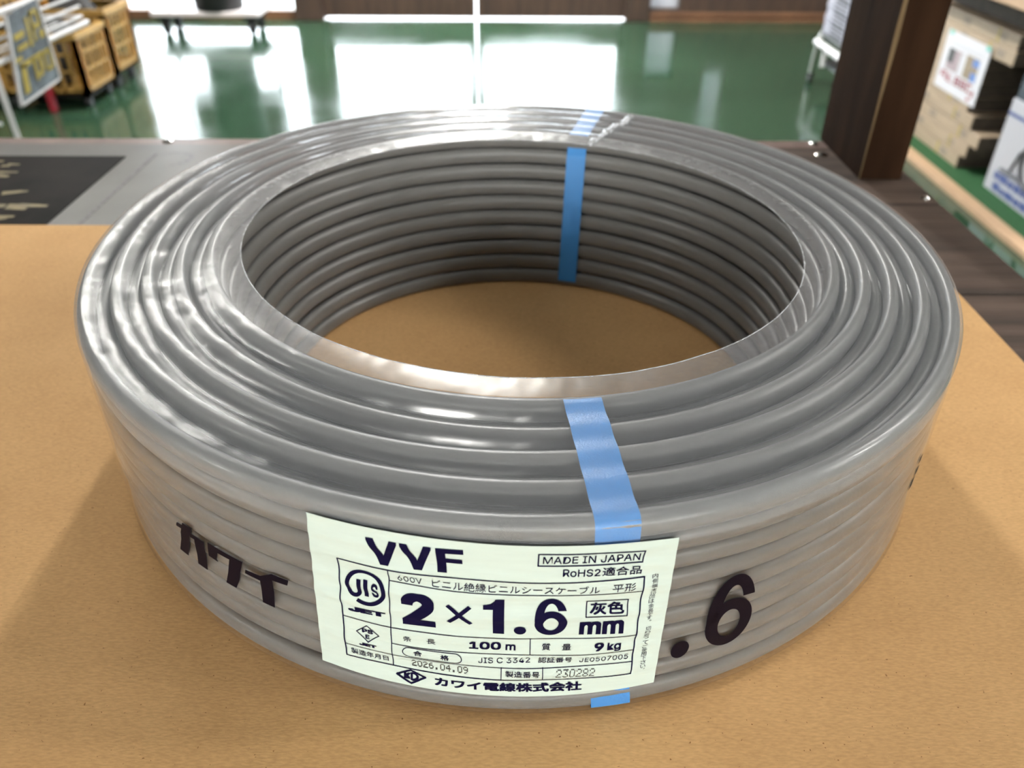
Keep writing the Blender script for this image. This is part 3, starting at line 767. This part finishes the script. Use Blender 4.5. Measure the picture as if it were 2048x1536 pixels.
def crate(x0, x1, y0, y1, z0, z1, label, mt, group):
    t = thing('plastic_crate', label, 'crate', ((x0 + x1) / 2, (y0 + y1) / 2, z0), group)
    m = MB(); th = .008
    m.box(x0, x1, y0, y1, z0, z0 + .012)
    def wallgrid(ax, c, a0, a1):
        def bx(p0, p1, q0, q1):
            if ax == 'x': m.box(c - th / 2, c + th / 2, p0, p1, q0, q1)
            else: m.box(p0, p1, c - th / 2, c + th / 2, q0, q1)
        hh = z1 - z0
        for q0, q1 in ((0, .13), (.38, .42), (.66, .70), (.88, 1)): bx(a0, a1, z0 + hh * q0, z0 + hh * q1)
        n = max(3, int((a1 - a0) / .045))
        for i in range(n + 1):
            p = a0 + (a1 - a0) * i / n; ww = .02 if i in (0, n) else .0055
            bx(max(a0, p - ww), min(a1, p + ww), z0, z1)
    wallgrid('x', x1 - th / 2, y0, y1); wallgrid('x', x0 + th / 2, y0, y1); wallgrid('y', y0 + th / 2, x0, x1); wallgrid('y', y1 - th / 2, x0, x1)
    m.build('crate_body', mt, t)
    m = MB(); m.box(x0 - .006, x1 + .006, y0 - .006, y0 + .008, z1 - .018, z1 + .004); m.box(x0 - .006, x1 + .006, y1 - .008, y1 + .006, z1 - .018, z1 + .004)
    m.box(x0 - .006, x0 + .008, y0, y1, z1 - .018, z1 + .004); m.box(x1 - .008, x1 + .006, y0, y1, z1 - .018, z1 + .004)
    m.build('rim', mt, t)
    for cx in (x0, x1):
        for cy in (y0, y1):
            sx = -1 if cx == x1 else 1; sy = -1 if cy == y1 else 1
            B(min(cx, cx + sx * .028), max(cx, cx + sx * .028), min(cy, cy + sy * .028), max(cy, cy + sy * .028), z0, z1).build('corner_post', mt if mt == MT['crateor'] else MT['crateor'], t)
    return t
def dolly(x0, x1, y0, y1, z, label):
    t = thing('crate_dolly', label, 'dolly', ((x0 + x1) / 2, (y0 + y1) / 2, 0))
    m = MB(); m.box(x0, x1, y0, y0 + .03, z - .012, z); m.box(x0, x1, y1 - .03, y1, z - .012, z); m.box(x0, x0 + .03, y0, y1, z - .012, z); m.box(x1 - .03, x1, y0, y1, z - .012, z)
    m.build('dolly_frame', MT['rubber'], t)
    for cx in (x0 + .02, x1 - .02):
        for cy in (y0 + .03, y1 - .03):
            m = MB(); rr = (z - .014) / 2
            m.lathe([(0, -.011), (rr * .8, -.011), (rr, -.007), (rr, .007), (rr * .8, .011), (0, .011)], (cx, cy, rr), 20, 'x')
            m.box(cx - .014, cx - .012, cy - .01, cy + .01, rr, z - .012); m.box(cx + .012, cx + .014, cy - .01, cy + .01, rr, z - .012)
            m.build('caster', MT['rubber'], t, smooth=True)
dolly(-2.14, -1.79, 3.46, 3.71, .056, 'black dolly on casters under the nearer yellow crate')
crate(-2.16, -1.775, 3.44, 3.725, .056, .293, 'nearer yellow plastic crate with open lattice sides on casters', MT['crate'], 'yellow crates on casters')
dolly(-2.14, -1.79, 3.76, 3.98, .066, 'black dolly on casters under the farther yellow crate')
crate(-2.16, -1.775, 3.745, 4.0, .066, .33, 'farther yellow plastic crate with open lattice sides beside the window', MT['crate'], 'yellow crates on casters')
dolly(-2.62, -2.25, 3.66, 3.98, .066, 'black dolly under the yellow crate behind the wire rack')
crate(-2.64, -2.23, 3.64, 4.0, .066, .40, 'tall yellow crate farther left, seen through the white wire rack', MT['crate'], 'yellow crates on casters')
def blob(c, s, seed, name, mt, label, cat):
    bm = bmesh.new(); bmesh.ops.create_icosphere(bm, subdivisions=4, radius=1)
    for v in bm.verts:
        d = 1 + .22 * noise.noise(v.co * 1.7 + Vector((seed, 0, 0))) + .10 * noise.noise(v.co * 4.5 + Vector((0, seed, 0)))
        v.co = Vector(c) + Vector((v.co.x * s[0] * d, v.co.y * s[1] * d, max(v.co.z, -.8) * s[2] * d))
    return tag(MB().bm(bm).build(name, mt, loc=(c[0], c[1], c[2] - s[2] * .8), smooth='all'), label, cat)
blob((-1.97, 3.58, .205), (.135, .092, .15), 2.0, 'fabric_bag', MT['bag'], 'black fabric bag bulging out of the nearer yellow crate', 'bag')
blob((-1.97, 3.865, .22), (.135, .082, .16), 5.0, 'cloth_bundle', MT['bag'], 'dark cloth bundle in the farther yellow crate', 'cloth')
blob((-2.43, 3.82, .26), (.14, .12, .19), 8.0, 'cloth_bundle', MT['orangecloth'], 'orange cloth bundle in the tall crate behind the rack', 'cloth')
tag(B(-1.935, -1.915, 3.39, 3.428, 0, .205, bev=.003).build('red_board', MT['red'], loc=(-1.925, 3.41, 0)), 'narrow red board standing in front of the nearer yellow crate', 'board')

# platform trolley by the window
t = thing('platform_trolley', 'pale platform trolley on black casters in front of the window', 'trolley', (-1.74, 5.03, 0))
B(-2.05, -1.435, 4.88, 5.16, .098, .126, bev=.006).build('deck', MT['deck'], t)
for cx in (-1.985, -1.495):
    for cy in (4.93, 5.11):
        m = MB(); m.lathe([(0, -.014), (.03, -.014), (.036, -.008), (.036, .008), (.03, .014), (0, .014)], (cx, cy, .036), 20, 'x')
        m.box(cx - .035, cx + .035, cy - .03, cy + .03, .075, .098); m.box(cx - .02, cx - .016, cy - .015, cy + .015, .03, .08); m.box(cx + .016, cx + .02, cy - .015, cy + .015, .03, .08)
        m.build('caster', MT['rubber'], t, smooth=True)
MB().tube([(-2.04, 5.14, .126), (-2.04, 5.15, .75), (-2.0, 5.15, .80), (-1.49, 5.15, .80), (-1.445, 5.15, .75), (-1.445, 5.14, .126)], .012, 10).build('handle', MT['rubber'], t, smooth=True)
t = thing('black_bin', 'tall round black bin standing on the platform trolley', 'bin', (-1.685, 5.0, .126))
MB().lathe([(0, .126), (.128, .126), (.135, .14), (.16, .62), (.172, .625), (.172, .65), (.150, .65), (.13, .16), (0, .15)], (-1.685, 5.0, 0), 32).build('bin_body', MT['rubber'], t, smooth=True)

# ------------------------------------------------------------------ right background: paper rack, lumber, box
t = thing('paper_rack', 'steel rack on casters holding flat paper packs behind the post', 'rack', (1.5, 3.75, 0))
for y_, yb in ((3.91, 3.93), (3.35, 3.33)):
    for xx in (1.40, 1.66):
        MB().tube([(xx, yb, .045), (xx, y_, .19), (xx + (.008 if xx < 1.5 else -.008), y_ - .008, .222), (xx + (.025 if xx < 1.5 else -.025), y_ - .012, .232)], .011, 10).build('leg', MT['chrome'], t, smooth=True)
        m = MB(); m.lathe([(0, -.009), (.018, -.009), (.022, -.004), (.022, .004), (.018, .009), (0, .009)], (xx, yb, .022), 18, 'x'); m.build('caster', MT['rubber'], t, smooth=True)
mb = MB(); mb.tube([(1.395, 3.92, .182), (1.395, 3.34, .182)], .0155, 10); mb.tube([(1.66, 3.92, .182), (1.66, 3.34, .182)], .0155, 10)
mb.build('side_bar', MT['whitemetal'], t, smooth=True)
MB().tube([(1.40, 3.80, .18), (1.40, 3.80, .10)], .011, 10).build('stub', MT['whitemetal'], t, smooth=True)
B(1.40, 1.66, 3.36, 3.90, .213, .232).build('shelf', MT['shelfgrey'], t)
B(1.42, 1.64, 3.38, 3.88, .098, .112).build('lower_shelf', MT['shelfgrey'], t)
pk = thing('paper_pack', 'lowest flat white paper pack on the steel rack', 'paper pack', (1.53, 3.74, .2325), 'flat packs on the steel rack')
z = .2325
B(1.402, 1.655, 3.60, 3.90, z, z + .0165, bev=.003).build('pack_body', MT['pack'], pk)
B(1.3995, 1.403, 3.65, 3.80, z + .003, z + .0125).build('pack_window', MT['packgrey'], pk)
B(1.44, 1.60, 3.897, 3.902, z + .002, z + .0145).build('pack_end', MT['packblue'], pk)
words = ['second', 'third', 'fourth', 'fifth', 'sixth', 'seventh', 'eighth', 'ninth', 'tenth', 'eleventh', 'twelfth', 'thirteenth']
for i in range(12):
    dup(pk, (1.53 + .002 * sin(i * 2.1), 3.74 + .003 * sin(i * 1.3), .2325 + .017 * (i + 1)), '%s flat white paper pack from the shelf of the steel rack' % words[i])

tag(B(1.432, 1.478, .6, 3.7, 0, .02, bev=.002).build('pine_plank', MT['plank'], loc=(1.455, 2.1, 0)), 'long pale pine plank lying on the green floor beside the turf', 'plank')
tag(B(1.482, 2.9, .6, 3.29, 0, .006).build('turf_mat', MT['grass'], loc=(2.2, 2.2, 0)), 'bright green turf mat under the lumber stack', 'mat')
ends = [2.755, 2.715, 2.665, 2.735, 2.79, 2.80, 2.80, 2.79, 2.625, 2.63]
order = ['bottom', 'second', 'third', 'fourth', 'fifth', 'sixth', 'seventh', 'eighth', 'ninth', 'top']
random.seed(5)
for i, ye in enumerate(ends):
    z0 = .0065 + .0462 * i
    for kx, side in enumerate(('left', 'right')):
        x0 = 1.556 + .209 * kx; yy = ye + (.03 * random.random() if kx else 0); x0 += .009 * random.random()
        lb = ('%s pale board of the left row in the lumber stack' if kx == 0 else '%s pale board of the right row in the lumber stack') % (order[i] if i in (0, 9) else order[i] + ' lowest')
        t = thing('lumber_board', lb, 'board', (x0 + .1, 3.0, z0), 'boards in the lumber stack')
        B(x0, x0 + .2, yy + .002, 3.27, z0, z0 + .0445, bev=.003).build('board', MT['lumber'], t)
        B(x0 + .001, x0 + .199, yy, yy + .003, z0 + .001, z0 + .0435).build('end_face', MT['shadedwood'], t)
        if kx == 0:
            for q in range(3):
                ys = yy + .06 + q * .13 + .04 * random.random()
                B(x0 - .0006, x0 + .0005, ys, ys + .05, z0 + .012, z0 + .034).build('stamp', MT['stamp'] if q % 2 == 0 else MT['lumber'], t)
            ys = yy + .12 + .05 * random.random()
            B(x0 - .0008, x0 + .0005, ys, ys + .010, z0 + .002, z0 + .044).build('price_tag', MT['yellowtag'], t)
zt = .0065 + .0462 * 10
t = thing('work_bench', 'pale wooden bench top above the lumber stack', 'bench', (2.0, 2.7, 0))
B(1.48, 2.6, 2.1, 3.25, .555, .60, bev=.004).build('bench_top', MT['plank'], t)
for bx in (2.15, 2.45):
    for by in (2.2, 3.15): B(bx, bx + .06, by, by + .06, .006, .555).build('leg', MT['postwood'], t)
B(1.60, 1.66, 2.3, 3.2, .475, .555).build('bearer', MT['shadedwood'], t)  # coloured dark for the shaded gap under the bench top

t = thing('price_poster', 'white poster with two photos and red writing on the lumber stack', 'poster', (1.555, 2.91, .214))
X = 1.5565
B(X - .001, X, 2.757, 3.066, .214, .405).build('poster_sheet', MT['white'], t)
def pq(a, b, c, d, nm, mt, e=.0013):   # a..b from the far edge, c..d from the foot
    return B(X - e, X - .0009, 3.066 - .309 * b, 3.066 - .309 * a, .214 + .191 * c, .214 + .191 * d).build(nm, MT[mt], t)
pq(.14, .48, .36, .72, 'photo', 'photo_pink'); pq(.14, .29, .48, .72, 'photo_shade', 'photo_dark', .0015); pq(.43, .48, .36, .7, 'photo_shade', 'greyprint', .0015)
pq(.56, .86, .36, .74, 'photo', 'photo_brown'); pq(.72, .86, .60, .72, 'photo_patch', 'photo_blue', .0015); pq(.74, .86, .36, .50, 'photo_patch', 'photo_blue', .0015)
pq(.14, .86, .78, .83, 'caption', 'greyprint'); pq(.05, .13, .93, 1.0, 'tape', 'teal', .002); pq(.90, .985, .93, 1.0, 'tape', 'teal', .002)
m = MB()
for (a, b, c, d) in ((.09, .12, .20, .32), (.09, .22, .29, .32), (.19, .22, .18, .32), (.12, .22, .24, .26), (.25, .28, .18, .30), (.25, .36, .17, .20), (.30, .33, .22, .30), (.38, .40, .16, .19), (.44, .47, .17, .32), (.44, .56, .29, .32), (.44, .56, .17, .20), (.44, .56, .23, .26), (.53, .56, .17, .32), (.59, .62, .17, .32), (.59, .70, .29, .32), (.59, .70, .17, .20), (.59, .70, .23, .26), (.67, .70, .17, .32), (.73, .83, .28, .32), (.73, .76, .18, .30), (.73, .83, .17, .20), (.82, .92, .17, .20), (.88, .91, .12, .24), (.80, .86, .05, .10)):
    m.box(X - .0014, X - .0009, 3.066 - .309 * b, 3.066 - .309 * a, .214 + .191 * c, .214 + .191 * d)
m.build('red_lettering', MT['red'], t)

t = thing('carton', 'white carton printed with a hose and blue writing on the turf', 'box', (1.76, 2.35, .006))
B(1.578, 1.95, 2.05, 2.587, .0065, .295, bev=.003).build('carton_body', MT['boxgrey'], t)
X = 1.5775
m = MB()
m.box(X - .0008, X, 2.05, 2.584, .246, .256)
for z0, ya, yb in ((.052, 2.08, 2.545), (.018, 2.08, 2.535)):
    y_ = yb
    while y_ > ya:
        wd = .02 + .03 * random.random(); m.box(X - .0008, X, y_ - wd, y_, z0, z0 + .024 * (.75 + .25 * random.random())); y_ -= wd + .006
m.build('blue_print', MT['boxblue'], t)
m = MB()
c0 = Vector((X - .0004, 2.33, .165)); 
m.tube([(c0.x, 2.355 + .075 * cos(q * pi / 20), .155 + .075 * sin(q * pi / 20)) for q in range(40)], .0085, 8, closed=True)
m.tube([(c0.x, 2.40, .21), (c0.x, 2.45, .16), (c0.x, 2.475, .09)], .005, 8); m.tube([(c0.x, 2.52, .088), (c0.x, 2.44, .092), (c0.x, 2.36, .088)], .007, 8)
m.build('hose_picture', MT['hose'], t, smooth=True)
t = thing('dark_carton', 'dark blue carton stacked on the white hose carton', 'box', (1.78, 2.35, .2955))
B(1.582, 1.94, 2.05, 2.58, .2955, .372, bev=.003).build('carton_body', MT['darkbox'], t)
m = MB(); m.lathe([(0, 0), (.025, 0), (.025, .0006)], (1.5815, 2.45, .33), 20, 'x'); m.build('round_print', MT['photo_blue'], t)
t = thing('small_carton', 'white carton lying on top of the dark blue carton', 'box', (1.78, 2.35, .3725))
B(1.586, 1.94, 2.05, 2.575, .3725, .45, bev=.003).build('carton_body', MT['boxgrey'], t)
